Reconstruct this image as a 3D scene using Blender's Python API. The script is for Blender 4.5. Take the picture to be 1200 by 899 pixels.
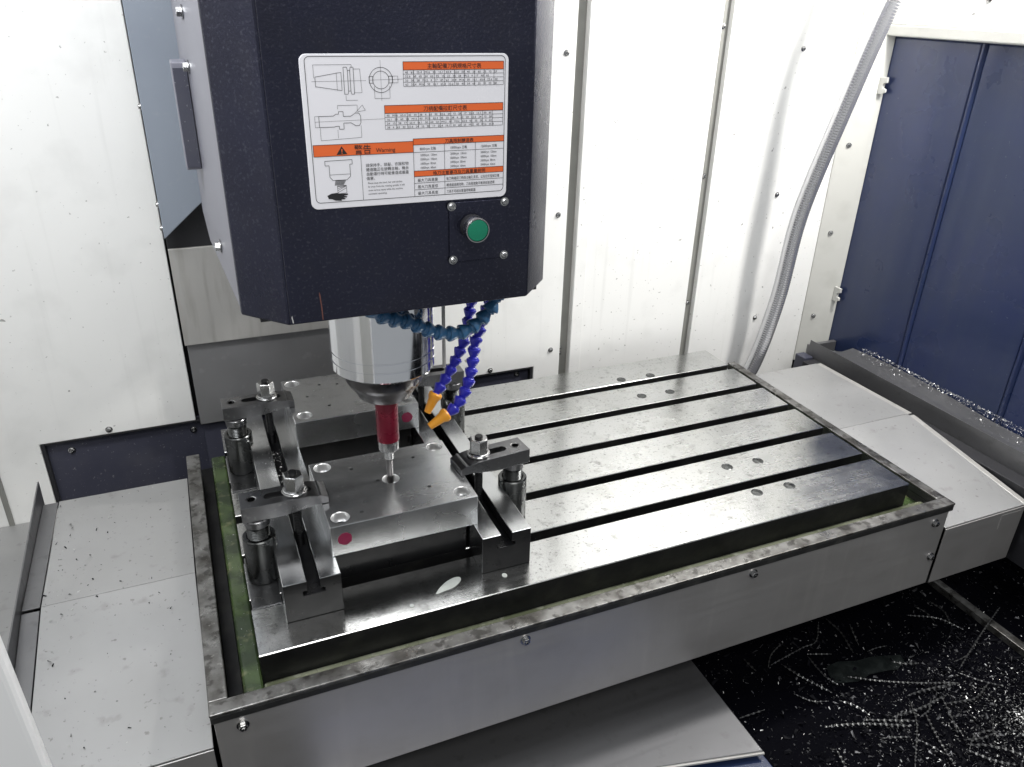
import bpy, bmesh, math, random
from mathutils import Vector, Matrix, Euler
rnd = random.Random(7)
scene = bpy.context.scene
for o in list(bpy.data.objects): bpy.data.objects.remove(o)
C = scene.collection
R = math.radians

# ------------------------------------------------------------ camera, world, lamps, exposure
cd = bpy.data.cameras.new('camera'); cam = bpy.data.objects.new('camera', cd); C.objects.link(cam)
cam.location = (-0.0036, -0.6884, 0.6591)
cam.rotation_euler = (R(63.493), R(-1.374), R(-22.660))
cd.sensor_width = 36; cd.lens = 27.56; cd.clip_start = .01; cd.clip_end = 50
scene.camera = cam
w = bpy.data.worlds.new('World'); scene.world = w; w.use_nodes = True
w.node_tree.nodes['Background'].inputs[0].default_value = (.93, .97, 1.0, 1)
w.node_tree.nodes['Background'].inputs[1].default_value = .30
def area(name, loc, target, sx, sy, power, col):
    l = bpy.data.lights.new(name, 'AREA'); l.shape = 'RECTANGLE'; l.size = sx; l.size_y = sy
    l.energy = power; l.color = col
    o = bpy.data.objects.new(name, l); C.objects.link(o); o.location = loc
    o.rotation_euler = (Vector(target) - Vector(loc)).to_track_quat('-Z', 'Y').to_euler()
    return o
# work lamps under the roof of the machine enclosure
area('work_lamp', (1.27, .12, .95), (.80, .60, .25), .09, .07, 12, (1, .98, .95))
area('work_lamp', (-.30, -.05, 1.15), (.0, .58, .25), .50, .20, 7.5, (.95, .97, 1))
area('work_lamp', (.70, .10, 1.45), (.70, .50, .1), .9, .30, 6.5, (.98, .99, 1))
# unseen fill lamp added behind the camera to brighten front-facing surfaces
area('front_fill', (.15, -1.7, 2.1), (.35, .0, .2), 1.5, .6, 25, (1, .99, .97))
vs = scene.view_settings
vs.view_transform = 'Standard'; vs.look = 'None'; vs.exposure = .12; vs.gamma = 1; vs.use_curve_mapping = False

# ------------------------------------------------------------ mesh helpers
class MB:
    def __init__(s): s.v = []; s.f = []
    def add(s, vs, fs):
        b = len(s.v); s.v += [tuple(p) for p in vs]; s.f += [tuple(i + b for i in f) for f in fs]; return s
    def box(s, x0, x1, y0, y1, z0, z1):
        return s.add([(x0,y0,z0),(x1,y0,z0),(x1,y1,z0),(x0,y1,z0),(x0,y0,z1),(x1,y0,z1),(x1,y1,z1),(x0,y1,z1)],
                     [(0,3,2,1),(4,5,6,7),(0,1,5,4),(1,2,6,5),(2,3,7,6),(3,0,4,7)])
    def prism(s, poly, axis, a, b):
        def P(u, v, t): return {'X': (t, u, v), 'Y': (u, t, v), 'Z': (u, v, t)}[axis]
        n = len(poly)
        vs = [P(u, v, a) for u, v in poly] + [P(u, v, b) for u, v in poly]
        fs = [tuple(range(n))[::-1], tuple(range(n, 2*n))] + [(i, (i+1) % n, n + (i+1) % n, n + i) for i in range(n)]
        return s.add(vs, fs)
    def lathe(s, prof, n=32, c=(0,0,0), m=None, cap=True):
        vs = []
        for r, z in prof:
            for k in range(n):
                a = 2*math.pi*k/n; p = Vector((r*math.cos(a), r*math.sin(a), z))
                if m is not None: p = m @ p
                vs.append(tuple(p + Vector(c)))
        fs = []
        for i in range(len(prof)-1):
            for k in range(n):
                k2 = (k+1) % n; fs.append((i*n+k, i*n+k2, (i+1)*n+k2, (i+1)*n+k))
        if cap:
            fs.append(tuple(range(n))[::-1]); b = (len(prof)-1)*n; fs.append(tuple(range(b, b+n)))
        return s.add(vs, fs)
    def tube(s, pts, r, n=12):
        pts = [Vector(p) for p in pts]; vs = []; fs = []
        up = Vector((0, 1, 0)); m = len(pts)
        for i, p in enumerate(pts):
            t = (pts[min(i+1, m-1)] - pts[max(i-1, 0)]).normalized()
            u = up - t*up.dot(t); u.normalize(); up = u; v = t.cross(u)
            rr = r[i] if isinstance(r, (list, tuple)) else r
            for k in range(n):
                a = 2*math.pi*k/n; vs.append(tuple(p + (u*math.cos(a) + v*math.sin(a))*rr))
        for i in range(m-1):
            for k in range(n):
                k2 = (k+1) % n; fs.append((i*n+k, i*n+k2, (i+1)*n+k2, (i+1)*n+k))
        fs.append(tuple(range(n))[::-1]); fs.append(tuple(range((m-1)*n, m*n)))
        return s.add(vs, fs)
    def mesh(s, name, bevel=0, seg=2, smooth=30):
        me = bpy.data.meshes.new(name); me.from_pydata(s.v, [], s.f); me.update()
        bm = bmesh.new(); bm.from_mesh(me)
        bmesh.ops.recalc_face_normals(bm, faces=bm.faces)
        if bevel:
            es = [e for e in bm.edges if len(e.link_faces) == 2 and e.calc_face_angle(0) > R(25)]
            bmesh.ops.bevel(bm, geom=es, offset=bevel, segments=seg, affect='EDGES', profile=.5, clamp_overlap=True)
        bm.to_mesh(me); bm.free()
        if smooth:
            for p in me.polygons: p.use_smooth = True
            me.set_sharp_from_angle(angle=R(min(smooth, 12) if bevel else smooth))
        return me
def obj(name, me, m, parent=None, bevel=0, seg=2, smooth=30, loc=None, rot=None):
    if isinstance(me, MB): me = me.mesh(name, bevel, seg, smooth)
    o = bpy.data.objects.new(name, me); C.objects.link(o)
    if not me.materials: me.materials.append(m)
    if parent: o.parent = parent
    if loc is not None: o.location = loc
    if rot is not None: o.rotation_euler = rot
    return o
def box(name, b, m, parent=None, bevel=.0008, **k): return obj(name, MB().box(*b), m, parent, bevel, **k)
def tag(o, label=None, cat=None, group=None, kind=None):
    if label: o['label'] = label
    if cat: o['category'] = cat
    if group: o['group'] = group
    if kind: o['kind'] = kind
    return o
def thing(name, label, cat, loc=(0,0,0), rz=0, group=None):
    o = bpy.data.objects.new(name, None); C.objects.link(o); o.location = loc; o.rotation_euler = (0, 0, rz)
    o.empty_display_size = .01
    return tag(o, label, cat, group)
def structure(name):
    o = bpy.data.objects.new(name, None); C.objects.link(o); o['kind'] = 'structure'; o.empty_display_size = .01
    return o
def cut(me, cutters, name):
    a = bpy.data.objects.new('tmp_a', me); C.objects.link(a); t = []
    for mb in cutters:
        cm = mb.mesh('tmp_c', 0, 1, 0); c = bpy.data.objects.new('tmp_c', cm); C.objects.link(c); t.append(c)
        md = a.modifiers.new('b', 'BOOLEAN'); md.operation = 'DIFFERENCE'; md.solver = 'EXACT'; md.object = c
    dg = bpy.context.evaluated_depsgraph_get(); dg.update()
    out = bpy.data.meshes.new_from_object(a.evaluated_get(dg)); out.name = name
    for c in t + [a]: bpy.data.objects.remove(c)
    out.materials.clear()
    for p in out.polygons: p.use_smooth = True
    out.set_sharp_from_angle(angle=R(17))
    return out
def catmull(P, n=8):
    P = [Vector(p) for p in P]; Q = [2*P[0]-P[1]] + P + [2*P[-1]-P[-2]]; out = []
    for i in range(1, len(Q)-2):
        a, b, c, d = Q[i-1], Q[i], Q[i+1], Q[i+2]
        for k in range(n):
            t = k/n
            out.append(.5*((2*b) + (c-a)*t + (2*a-5*b+4*c-d)*t*t + (3*b-a-3*c+d)*t**3))
    out.append(P[-1]); return out
def resample(P, step):
    out = [P[0]]; acc = 0
    for a, b in zip(P, P[1:]):
        d = (b-a).length
        while acc + d >= step:
            t = (step-acc)/d; a = a.lerp(b, t); out.append(a); d = (b-a).length; acc = 0
        acc += d
    return out

# ------------------------------------------------------------ procedural materials
def mat(name, col, rough, metal=0, stains=(), rvar=None, bump=None, brush=None, coat=0, spec=.5):
    """stains: (scale, lo, hi, colour, amount, detail[, stretch]); rvar (scale, amp); bump (scale, strength, dist); brush (stretch, amp)"""
    m = bpy.data.materials.new(name); m.use_nodes = True; nt = m.node_tree; N = nt.nodes; L = nt.links
    bs = N['Principled BSDF']; bs.inputs['Metallic'].default_value = metal
    bs.inputs['Roughness'].default_value = rough; bs.inputs['Coat Weight'].default_value = coat
    bs.inputs['Specular IOR Level'].default_value = spec
    tc = N.new('ShaderNodeTexCoord')
    def noise(scale, detail=4, stretch=None, dist=0):
        n = N.new('ShaderNodeTexNoise'); n.inputs['Scale'].default_value = scale; n.inputs['Detail'].default_value = detail
        n.inputs['Distortion'].default_value = dist
        if stretch:
            mp = N.new('ShaderNodeMapping'); mp.inputs['Scale'].default_value = stretch
            L.new(tc.outputs['Object'], mp.inputs[0]); L.new(mp.outputs[0], n.inputs['Vector'])
        else: L.new(tc.outputs['Object'], n.inputs['Vector'])
        return n.outputs['Fac']
    rgb = N.new('ShaderNodeRGB'); rgb.outputs[0].default_value = (*col, 1); cur = rgb.outputs[0]
    for s in stains:
        f = noise(s[0], s[5] if len(s) > 5 else 4, s[6] if len(s) > 6 else None)
        mr = N.new('ShaderNodeMapRange'); mr.inputs['From Min'].default_value = s[1]; mr.inputs['From Max'].default_value = s[2]
        mr.inputs['To Max'].default_value = s[4]; L.new(f, mr.inputs['Value'])
        mx = N.new('ShaderNodeMix'); mx.data_type = 'RGBA'; L.new(mr.outputs[0], mx.inputs['Factor'])
        L.new(cur, mx.inputs[6]); mx.inputs[7].default_value = (*s[3], 1); cur = mx.outputs[2]
    L.new(cur, bs.inputs['Base Color'])
    rs = None
    if rvar:
        f = noise(rvar[0], 5); mr = N.new('ShaderNodeMapRange'); mr.inputs['From Min'].default_value = .3; mr.inputs['From Max'].default_value = .7
        mr.inputs['To Min'].default_value = max(.03, rough-rvar[1]); mr.inputs['To Max'].default_value = rough+rvar[1]
        L.new(f, mr.inputs['Value']); rs = mr.outputs[0]
    if brush:
        f = noise(1, 3, brush[0]); mr = N.new('ShaderNodeMapRange'); mr.inputs['From Min'].default_value = .3; mr.inputs['From Max'].default_value = .7
        mr.inputs['To Min'].default_value = -brush[1]; mr.inputs['To Max'].default_value = brush[1]; L.new(f, mr.inputs['Value'])
        ad = N.new('ShaderNodeMath'); ad.operation = 'ADD'; L.new(mr.outputs[0], ad.inputs[0])
        if rs: L.new(rs, ad.inputs[1])
        else: ad.inputs[1].default_value = rough
        rs = ad.outputs[0]
    if rs: L.new(rs, bs.inputs['Roughness'])
    if bump:
        b = N.new('ShaderNodeBump'); b.inputs['Strength'].default_value = bump[1]; b.inputs['Distance'].default_value = bump[2]
        L.new(noise(bump[0], 3, bump[3] if len(bump) > 3 else None), b.inputs['Height']); L.new(b.outputs[0], bs.inputs['Normal'])
    return m
K = (.012, .012, .015)
M = dict(
 table=mat('ground_table_steel', (.60,.605,.60), .23, 1, [(6,.38,.80,(.50,.505,.49),.7),(22,.54,.76,(.38,.38,.36),.5,10),(60,.58,.72,(.24,.24,.23),.55,9),(240,.60,.70,(.11,.11,.11),.6,3)], (8,.09), (220,.14,.0005), ((3,160,3),.03)),
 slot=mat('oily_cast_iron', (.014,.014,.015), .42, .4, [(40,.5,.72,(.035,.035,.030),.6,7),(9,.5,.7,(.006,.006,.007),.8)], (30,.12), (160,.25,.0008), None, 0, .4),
 ground=mat('ground_block_steel', (.70,.71,.715), .20, 1, [(12,.35,.80,(.48,.49,.50),.6,5),(70,.56,.80,(.34,.34,.34),.45,8)], (10,.06), (260,.06,.0003), ((90,12,12),.03)),
 plate=mat('milled_plate_steel', (.68,.69,.695), .24, .95, [(9,.35,.80,(.46,.465,.48),.7,5),(70,.56,.80,(.36,.36,.37),.45,8)], (8,.06), (240,.06,.0003), ((12,90,12),.03)),
 blacksteel=mat('black_and_shaded_steel', (.008,.008,.009), .34, .2, [(30,.5,.78,(.022,.022,.022),.6,6)], (40,.10), (220,.12,.0003), None, 0, .35),
 strap=mat('worn_clamp_steel', (.20,.20,.205), .30, 1, [(30,.40,.72,(.11,.11,.115),.8,6),(150,.6,.78,(.36,.36,.36),.4,4)], (30,.08), (200,.12,.0003)),
 jack=mat('oiled_jack_steel', (.10,.103,.103), .28, 1, [(30,.45,.75,(.055,.058,.055),.7,5)], (40,.06), (200,.10,.0003)),
 bright=mat('bright_bolt_steel', (.46,.46,.46), .24, 1, [(60,.45,.75,(.30,.30,.30),.6,4)], (80,.06)),
 bore=mat('lit_bore_steel', (.75,.75,.75), .30, .7),
 chrome=mat('polished_spindle_chrome', (.88,.89,.92), .09, 1, [(8,.5,.75,(.78,.80,.84),.5)], (25,.03), None, ((4,4,160),.02)),
 nose=mat('dark_taper_steel', (.12,.115,.115), .32, 1, [(40,.5,.7,(.05,.045,.045),.7,4)], (30,.08)),
 red=mat('red_anodised_sleeve', (.20,.008,.028), .28, .45, [(60,.5,.7,(.13,.006,.02),.5)], (40,.06), None, None, .3),
 head=mat('textured_black_enamel', (.038,.040,.066), .34, .85, [(4,.40,.75,(.024,.023,.032),.85,6),(30,.50,.85,(.052,.052,.068),.6,10),(330,.56,.72,(.085,.085,.115),.7,3)], (9,.12), (420,.45,.0008), None, .12, .5),
 headside=mat('grey_head_enamel', (.19,.19,.225), .45, 0, [(10,.5,.8,(.16,.16,.19),.6)], None, (700,.15,.0004)),
 greyblue=mat('grey_blue_enamel', (.235,.265,.31), .45, 0, [(7,.5,.8,(.20,.225,.27),.6),(60,.62,.74,(.30,.32,.35),.4,6)], None, (500,.1,.0004)),
 white=mat('white_wall_enamel', (.81,.81,.79), .36, 0, [(4,.42,.8,(.75,.75,.73),.7,5),(170,.69,.73,(.22,.21,.20),.7,3),(60,.72,.745,(.16,.15,.14),.7,2),(14,.52,.80,(.63,.63,.61),.5,9),(1,.58,.78,(.65,.65,.63),.5,6,(60,60,2.5))], (6,.06), (500,.04,.0004)),
 offwhite=mat('grey_white_trim', (.52,.52,.49), .45, 0, [(20,.5,.75,(.42,.42,.39),.6,5)], None, None),
 trim=mat('seam_grey', (.20,.20,.185), .5, 0, [(20,.5,.75,(.15,.15,.135),.6,5)], None, None),
 navy=mat('navy_wall_enamel', (.013,.024,.082), .32, 0, [(5,.45,.75,(.016,.027,.064),.8,5),(160,.71,.74,(.20,.22,.24),.4,3),(30,.58,.80,(.030,.042,.080),.5,8),(1,.50,.72,(.022,.034,.080),.6,6,(40,40,3))], (7,.10), (500,.08,.0004), None, .15),
 stainless=mat('brushed_stainless_sheet', (.50,.49,.47), .42, .5, [(5,.4,.75,(.42,.41,.39),.7,5),(1,.5,.72,(.36,.345,.32),.6,5,(70,70,9))], (9,.08), None, ((90,90,4),.05)),
 skirt=mat('brushed_skirt_steel', (.54,.525,.515), .40, .65, [(4,.38,.78,(.43,.42,.41),.8,5),(22,.50,.80,(.44,.42,.40),.5,8),(1,.55,.75,(.58,.56,.54),.5,5,(50,50,5))], (7,.08), None, ((6,6,120),.04)),
 cover=mat('dull_cover_sheet', (.37,.37,.37), .44, .5, [(6,.38,.72,(.32,.32,.315),.8,5),(38,.62,.74,(.20,.19,.18),.45,8),(140,.66,.72,(.12,.11,.10),.5,3)], (10,.07), (200,.05,.0004)),
 darksheet=mat('grey_column_sheet', (.19,.19,.195), .40, .4, [(8,.45,.75,(.23,.23,.235),.7,5),(50,.6,.78,(.32,.32,.32),.4,7)], (20,.1), (300,.06,.0004)),
 kick=mat('slate_kick_panel', (.050,.052,.075), .45, .1, [(12,.5,.75,(.085,.085,.10),.6,6),(300,.68,.74,(.3,.3,.3),.5,2)], (20,.1), (400,.08,.0004)),
 black=mat('matte_black_paint', K, .6, 0, [(60,.6,.75,(.04,.04,.045),.5,5)]),
 rim=mat('grimy_rim_bar', (.24,.237,.23), .36, .8, [(26,.40,.64,(.065,.06,.053),.85,10),(70,.52,.62,(.04,.037,.033),.7,7),(120,.62,.7,(.42,.41,.39),.4,4)], (40,.14), (120,.3,.0007)),
 rimside=mat('grimy_black_rim_edge', (.035,.035,.035), .45, .4, [(40,.5,.7,(.08,.08,.075),.6,6)], (40,.15), (120,.35,.0008)),
 gutter=mat('green_stained_gutter', (.075,.115,.040), .25, .15, [(20,.42,.6,(.018,.030,.014),.85,6),(70,.58,.7,(.22,.22,.12),.6,5)], (20,.12), (80,.3,.0015), None, .3),
 gutterpale=mat('pale_wet_gutter', (.20,.21,.15), .22, .2, [(14,.42,.62,(.06,.07,.035),.8,6),(60,.58,.7,(.40,.40,.34),.5,5)], (20,.1), (60,.3,.0015), None, .5),
 pan=mat('black_chip_pan', (.0015,.0015,.003), .7, 0, (), None, (60,.4,.004), None, 0, .03),
 bed=mat('bed_cover_sheet', (.20,.20,.205), .40, .7, [(5,.4,.7,(.14,.14,.145),.7,5),(60,.60,.76,(.11,.11,.11),.5,6)], (10,.08), None, ((5,120,5),.04)),
 chip=mat('bright_metal_chip', (.50,.50,.49), .32, .7),
 chipmid=mat('grey_metal_chip', (.09,.09,.095), .40, .6),
 chipdark=mat('dark_metal_chip', (.004,.004,.006), .55, 0, (), None, None, None, 0, .08),
 swarf=mat('steel_curl', (.26,.26,.255), .30, .85, [(120,.42,.6,(.09,.09,.095),.8,3)]),
 blue=mat('royal_blue_plastic', (.022,.022,.42), .30, 0, [(60,.5,.75,(.012,.012,.22),.5)], None, None, None, .2),
 teal=mat('slate_blue_plastic', (.035,.13,.27), .36, 0, [(60,.5,.75,(.028,.10,.20),.5)], None, None, None, .1),
 orange=mat('yellow_orange_plastic', (.85,.36,.03), .35, 0, [(90,.55,.75,(.75,.28,.02),.5)]),
 conduit=mat('stainless_conduit', (.64,.64,.66), .20, .80),
 plateprint=mat('white_label_sheet', (.84,.83,.87), .32, 0, [(20,.55,.8,(.80,.79,.83),.5)]),
 ink=mat('black_label_ink', (.02,.02,.022), .4), orangeink=mat('orange_label_ink', (.82,.15,.035), .4),
 green=mat('green_button_cap', (.006,.21,.115), .40, 0, [(80,.5,.75,(.006,.17,.09),.4)]),
 magenta=mat('magenta_ink_dot', (.22,.008,.05), .5, 0, [(150,.5,.7,(.15,.01,.04),.7,5)]),
 water=mat('coolant_painted_reflection', (.42,.44,.42), .08, 0, [(60,.4,.7,(.30,.32,.30),.7)], None, (60,.2,.001)),  # pale tone stands for light reflected in the puddle
 rag=mat('grey_green_film', (.008,.010,.010), .30, 0, [(50,.45,.65,(.020,.024,.023),.8,6)], None, (60,.5,.004)),
 doorwhite=mat('white_door_enamel', (.85,.85,.85), .4),
 rust=mat('brown_rust_streak', (.14,.055,.045), .6),
 sealant=mat('pale_sealant_bead', (.5,.5,.5), .6),
)

# ------------------------------------------------------------ small shared fasteners (axis +Z, head up)
def fastener(kind):
    mb = MB()
    if kind == 'pan':
        mb.lathe([(.0042,0),(.0042,.0007),(.0030,.0009),(.0030,.0022),(.0024,.0031),(.0011,.0034),(.0010,.0018)], 14)
    elif kind == 'bolt':
        mb.lathe([(.0068,0),(.0068,.0011),(.0058,.0012)], 18); mb.lathe([(.0048,.0012),(.0048,.0052),(.0043,.0058),(.0024,.0058),(.0022,.0035)], 6)
    return mb.mesh('screw_'+kind, 0, 1, 30)
FM = {k: fastener(k) for k in ('pan', 'bolt')}
for me in FM.values(): me.materials.append(M['bright'])
def screw(loc, direction, parent, kind='pan', s=1, name='screw'):
    o = bpy.data.objects.new(name, FM[kind]); C.objects.link(o); o.location = loc; o.parent = parent
    o.rotation_euler = Vector(direction).to_track_quat('Z', 'Y').to_euler(); o.scale = (s, s, s)
    return o

# ------------------------------------------------------------ enclosure: back wall
YW = .60
wb = structure('wall_back')
def wpanel(poly, y0, y1, m='white', name='wall_panel', bevel=.0015, par=wb): return obj(name, MB().prism(poly, 'Y', y0, y1), M[m], par, bevel)
wpanel([(-.50,-.34),(-.273,-.34),(-.273,-.011),(-.0365,-.011),(-.0365,1.3),(-.50,1.3)], YW, YW+.02)
wpanel([(.379,-.011),(.598,-.011),(.598,-.34),(.655,-.34),(.655,1.3),(.379,1.3)], YW, YW+.02)
wpanel([(.676,-.34),(.9465,-.34),(.9465,1.3),(.676,1.3)], YW-.001, YW+.02)
wpanel([(.968,-.34),(1.272,-.34),(1.272,1.3),(.968,1.3)], YW-.001, YW+.02)
box('bend_strip', (.6762,.7010,YW-.0035,YW-.0012,-.34,1.3), M['white'], wb, .001)
box('seam_strip', (.6552,.6758,YW+.010,YW+.014,-.34,1.3), M['trim'], wb)  # recessed seam strips, coloured darker grey than the wall panels
box('seam_strip', (.9467,.9678,YW+.010,YW+.014,-.34,1.3), M['trim'], wb)
box('added_backing', (-.50,1.35,YW+.040,YW+.045,-.34,1.3), M['black'], wb, 0)  # black sheet added so no background light shows through wall gaps
box('seam_strip', (-.346,-.338,YW-.004,YW-.0005,-.34,-.02), M['trim'], wb)
box('recess_panel', (-.2725,.5975,YW+.012,YW+.018,-.33,-.0115), M['kick'], wb)
box('recess_edge', (-.2725,-.2665,YW+.001,YW+.0118,-.33,-.0115), M['black'], wb)
box('recess_edge', (.5915,.5975,YW+.001,YW+.0118,-.33,-.0115), M['black'], wb)
box('recess_edge', (-.266,.591,YW+.001,YW+.0118,-.0150,-.0115), M['black'], wb)
for x, z in ((.6367,.570),(.6361,.2934),(.6342,.021),(.6372,.85)): screw((x, YW, z), (0,-1,0), wb, s=1.25)
for x, z in ((.957,.6136),(.957,.3436),(.957,.0783)): screw((x, YW+.010, z), (0,-1,0), wb, s=1.25)
for x, z in ((1.1405,.5765),(1.138,.2978),(1.1358,.0249)): screw((x, YW-.001, z), (0,-1,0), wb, s=1.25)
for x, z in ((-.170,-.0022),(.505,-.0035)): screw((x, YW, z), (0,-1,0), wb, s=1.3)
for x, z in ((-.232,-.036),(-.043,-.034),(.567,-.027)): screw((x, YW+.012, z), (0,-1,0), wb, s=1.4)
for z in (.36,.12): screw((.660, YW+.010, .05*z), (0,-1,0), wb, s=.9)
# angled corner post with clips
cp = obj('corner_post', MB().prism([(1.2725,.598),(1.329,.560),(1.329,.64),(1.2725,.64)], 'Z', -.10, 1.3), M['offwhite'], wb, .0015)
for z in (.3927,.2074,.0144,.55): screw((1.292, .585, z), (-.56,-.83,0), wb, s=1.25)
for z in (.511,.072):
    cl = MB().prism([(.566,z-.016),(.556,z-.016),(.548,z-.012),(.548,z-.006),(.556,z-.004),(.556,z+.004),(.548,z+.006),(.548,z+.016),(.566,z+.016)], 'X', 1.318, 1.323)
    obj('clip', cl, M['offwhite'], wb, .0006)

# ------------------------------------------------------------ enclosure: right wall
wr = structure('wall_right')
XR = 1.33
for a, b in ((.369,.575),(.1345,.357),(-.11,.1225),(-.36,-.122)):
    box('navy_panel', (XR, XR+.02, a, b, -.06, .600), M['navy'], wr, .003)
for a, b in ((.3572,.3688),(.1227,.1343),(-.1218,-.1102)):
    obj('rib', MB().prism([(XR+.012,a),(XR+.002,a),(XR-.003,a+.0035),(XR-.003,b-.0035),(XR+.002,b),(XR+.012,b)], 'Z', -.06, .600), M['navy'], wr, .0008)
box('header_panel', (XR-.012, XR+.02, -.36, .575, .622, 1.3), M['white'], wr, .002)
box('header_flange', (XR-.016, XR+.02, -.36, .575, .602, .6215), M['offwhite'], wr, .002)
screw((XR-.012, .369, .668), (-1,0,0), wr, s=1.4)
box('lower_panel', (1.52, 1.53, -.5, .6, -.32, -.02), M['kick'], wr)
# left wall and its ledge
wl = structure('wall_left')
box('wall_panel', (-.52, -.5005, -.30, .598, -.34, 1.3), M['white'], wl, .002)
box('ledge', (-.50, -.290, -.12, .599, -.158, -.150), M['cover'], wl, .001)

# ------------------------------------------------------------ chip pan floor
fl = structure('floor')
box('pan_sheet', (-.52, 1.53, -.75, .62, -.32, -.305), M['pan'], fl, 0)
box('pan_ledge', (1.168, 1.184, -.70, .58, -.3048, -.292), M['rim'], fl, .001)

# ------------------------------------------------------------ column cover behind the spindle head
cc = thing('column_cover', 'grey column cover of lapped sheet panels behind the spindle head', 'machine cover', (.19, .6, -.30))
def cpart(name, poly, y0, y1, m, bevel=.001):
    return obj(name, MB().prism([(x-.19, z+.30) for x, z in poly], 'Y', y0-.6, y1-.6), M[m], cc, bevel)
cpart('upper_panel', [(-.034,.322),(.022,.370),(.10,.43),(.29,.43),(.34,.37),(.376,.345),(.376,1.25),(-.034,1.25)], .545, .560, 'greyblue')
cpart('shadow_panel', [(-.033,.285),(.375,.285),(.375,.50),(-.033,.50)], .578, .590, 'black')  # black sheet standing in for the dark void below the upper panel
cpart('middle_panel', [(-.0325,.139),(.375,.139),(.375,.2985),(-.0325,.2985)], .572, .5775, 'stainless')
cpart('lower_panel', [(-.0295,-.0105),(.373,-.0105),(.373,.150),(-.0295,.150)], .580, .595, 'darksheet')
cpart('foot_panel', [(-.0265,-.30),(.371,-.30),(.371,-.0125),(-.0265,-.0125)], .590, .6005, 'kick')
for z in (.507,.372,.337): screw((-.034-.19, .552-.6, z+.30), (-1,0,0), cc, s=1.2)

# ------------------------------------------------------------ bed cover and saddle below the table
bc = thing('bed_cover', 'sloping grey sheet cover on the machine bed below the steel skirt', 'machine cover', (.3, 0, -.305))
obj('top_sheet', MB().prism([(-.25,.42),(.3165,.42),(.3105,-.157),(.165,-.1250),(.06,-.116),(-.25,-.116)], 'Z', .049, .055), M['bed'], bc, .0015)
obj('lower_sheet', MB().prism([(-.25,.42),(.3135,.42),(.3155,-.30),(-.25,-.30)], 'Z', .036, .042), M['navy'], bc, .0015)
obj('side_sheet', MB().prism([(.306,.41),(.312,.41),(.309,-.29),(.303,-.29)], 'Z', .001, .0358), M['bed'], bc)
obj('edge_bead', MB().tube([(.3105,-.1585,.052),(.165,-.1265,.052),(.06,-.1175,.052)], .0022, 8), M['stainless'], bc)
box('under_frame', (-.24,.30,-.10,.40,.0425,.0488), M['black'], bc, 0)
sd = thing('saddle', 'dark cast saddle carrying the table above the bed cover', 'machine part', (.48, .28, -.2498))
box('casting', (-.26,.26,-.20,.22,0,.10), M['slot'], sd, .004)
box('slide', (-.30,.30,-.16,.18,.1002,.187), M['slot'], sd, .004)

# ------------------------------------------------------------ coolant tray round the table
ct = thing('coolant_tray', 'steel coolant tray with grimy rim and brushed skirt round the slotted table', 'coolant tray', (.48, .23, -.177))
X0, X1, Y0, Y1 = -.058, 1.015, -.045, .50
def tb(name, b, m, bevel=.0012, par=ct):
    return box(name, (b[0]-.48, b[1]-.48, b[2]-.23, b[3]-.23, b[4]+.177, b[5]+.177), M[m], par, bevel)
tb('rim_bar', (X0, X1, Y0, -.026, -.024, -.020), 'rim')
tb('rim_bar', (X0, -.038, -.0258, Y1, -.024, -.020), 'rim')
tb('rim_bar', (.997, X1, -.0258, Y1, -.024, -.020), 'rim')
tb('rim_edge', (X0+.0005, X1-.0005, Y0+.0005, -.0265, -.034, -.0242), 'rimside')
tb('rim_edge', (X0+.0005, -.0385, -.026, Y1-.0005, -.034, -.0242), 'rimside')
tb('rim_edge', (.9975, X1-.0005, -.026, Y1-.0005, -.034, -.0242), 'rimside')
sk = tb('skirt_panel', (X0+.003, X1-.003, Y0+.004, Y0+.007, -.177, -.0342), 'skirt')
tb('side_panel', (X0+.003, X0+.006, Y0+.0072, Y1-.002, -.177, -.0342), 'skirt')
tb('side_panel', (X1-.006, X1-.003, Y0+.0072, Y1-.002, -.177, -.0342), 'skirt')
tb('gutter_wall', (-.0425,-.0395,-.0235,Y1-.002,-.062,-.0342), 'rimside')
tb('gutter_wall', (.9985,1.0015,-.0235,Y1-.002,-.062,-.0342), 'rimside')
tb('gutter_wall', (-.0425,1.0015,-.0272,-.0240,-.062,-.0342), 'rimside')
tb('gutter_floor', (-.0395,-.0222,-.0235,.52,-.066,-.0615), 'slot')
tb('gutter_ledge', (-.0220,.0,-.0235,.52,-.066,-.0420), 'gutter', .003)
tb('gutter_ledge', (.0002,.998,-.0235,-.0002,-.066,-.0390), 'gutterpale', .003)
tb('gutter_ledge', (.9612,.998,.0,.52,-.066,-.0455), 'gutter', .003)
tb('tray_floor', (.0002,.961,.0002,.52,-.066,-.0455), 'slot', 0)
tb('slide_block', (.18,.78,.12,.46,-.0672,-.0662), 'slot', 0)
for x, z in ((-.0272,-.0493),(.3026,-.0454),(.6436,-.0456),(.9867,-.0515),(1.001,-.1198)):
    screw((x-.48, Y0+.004-.23, z+.177), (0,-1,0), sk and ct, 'bolt', 1.0, 'bolt')

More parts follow.
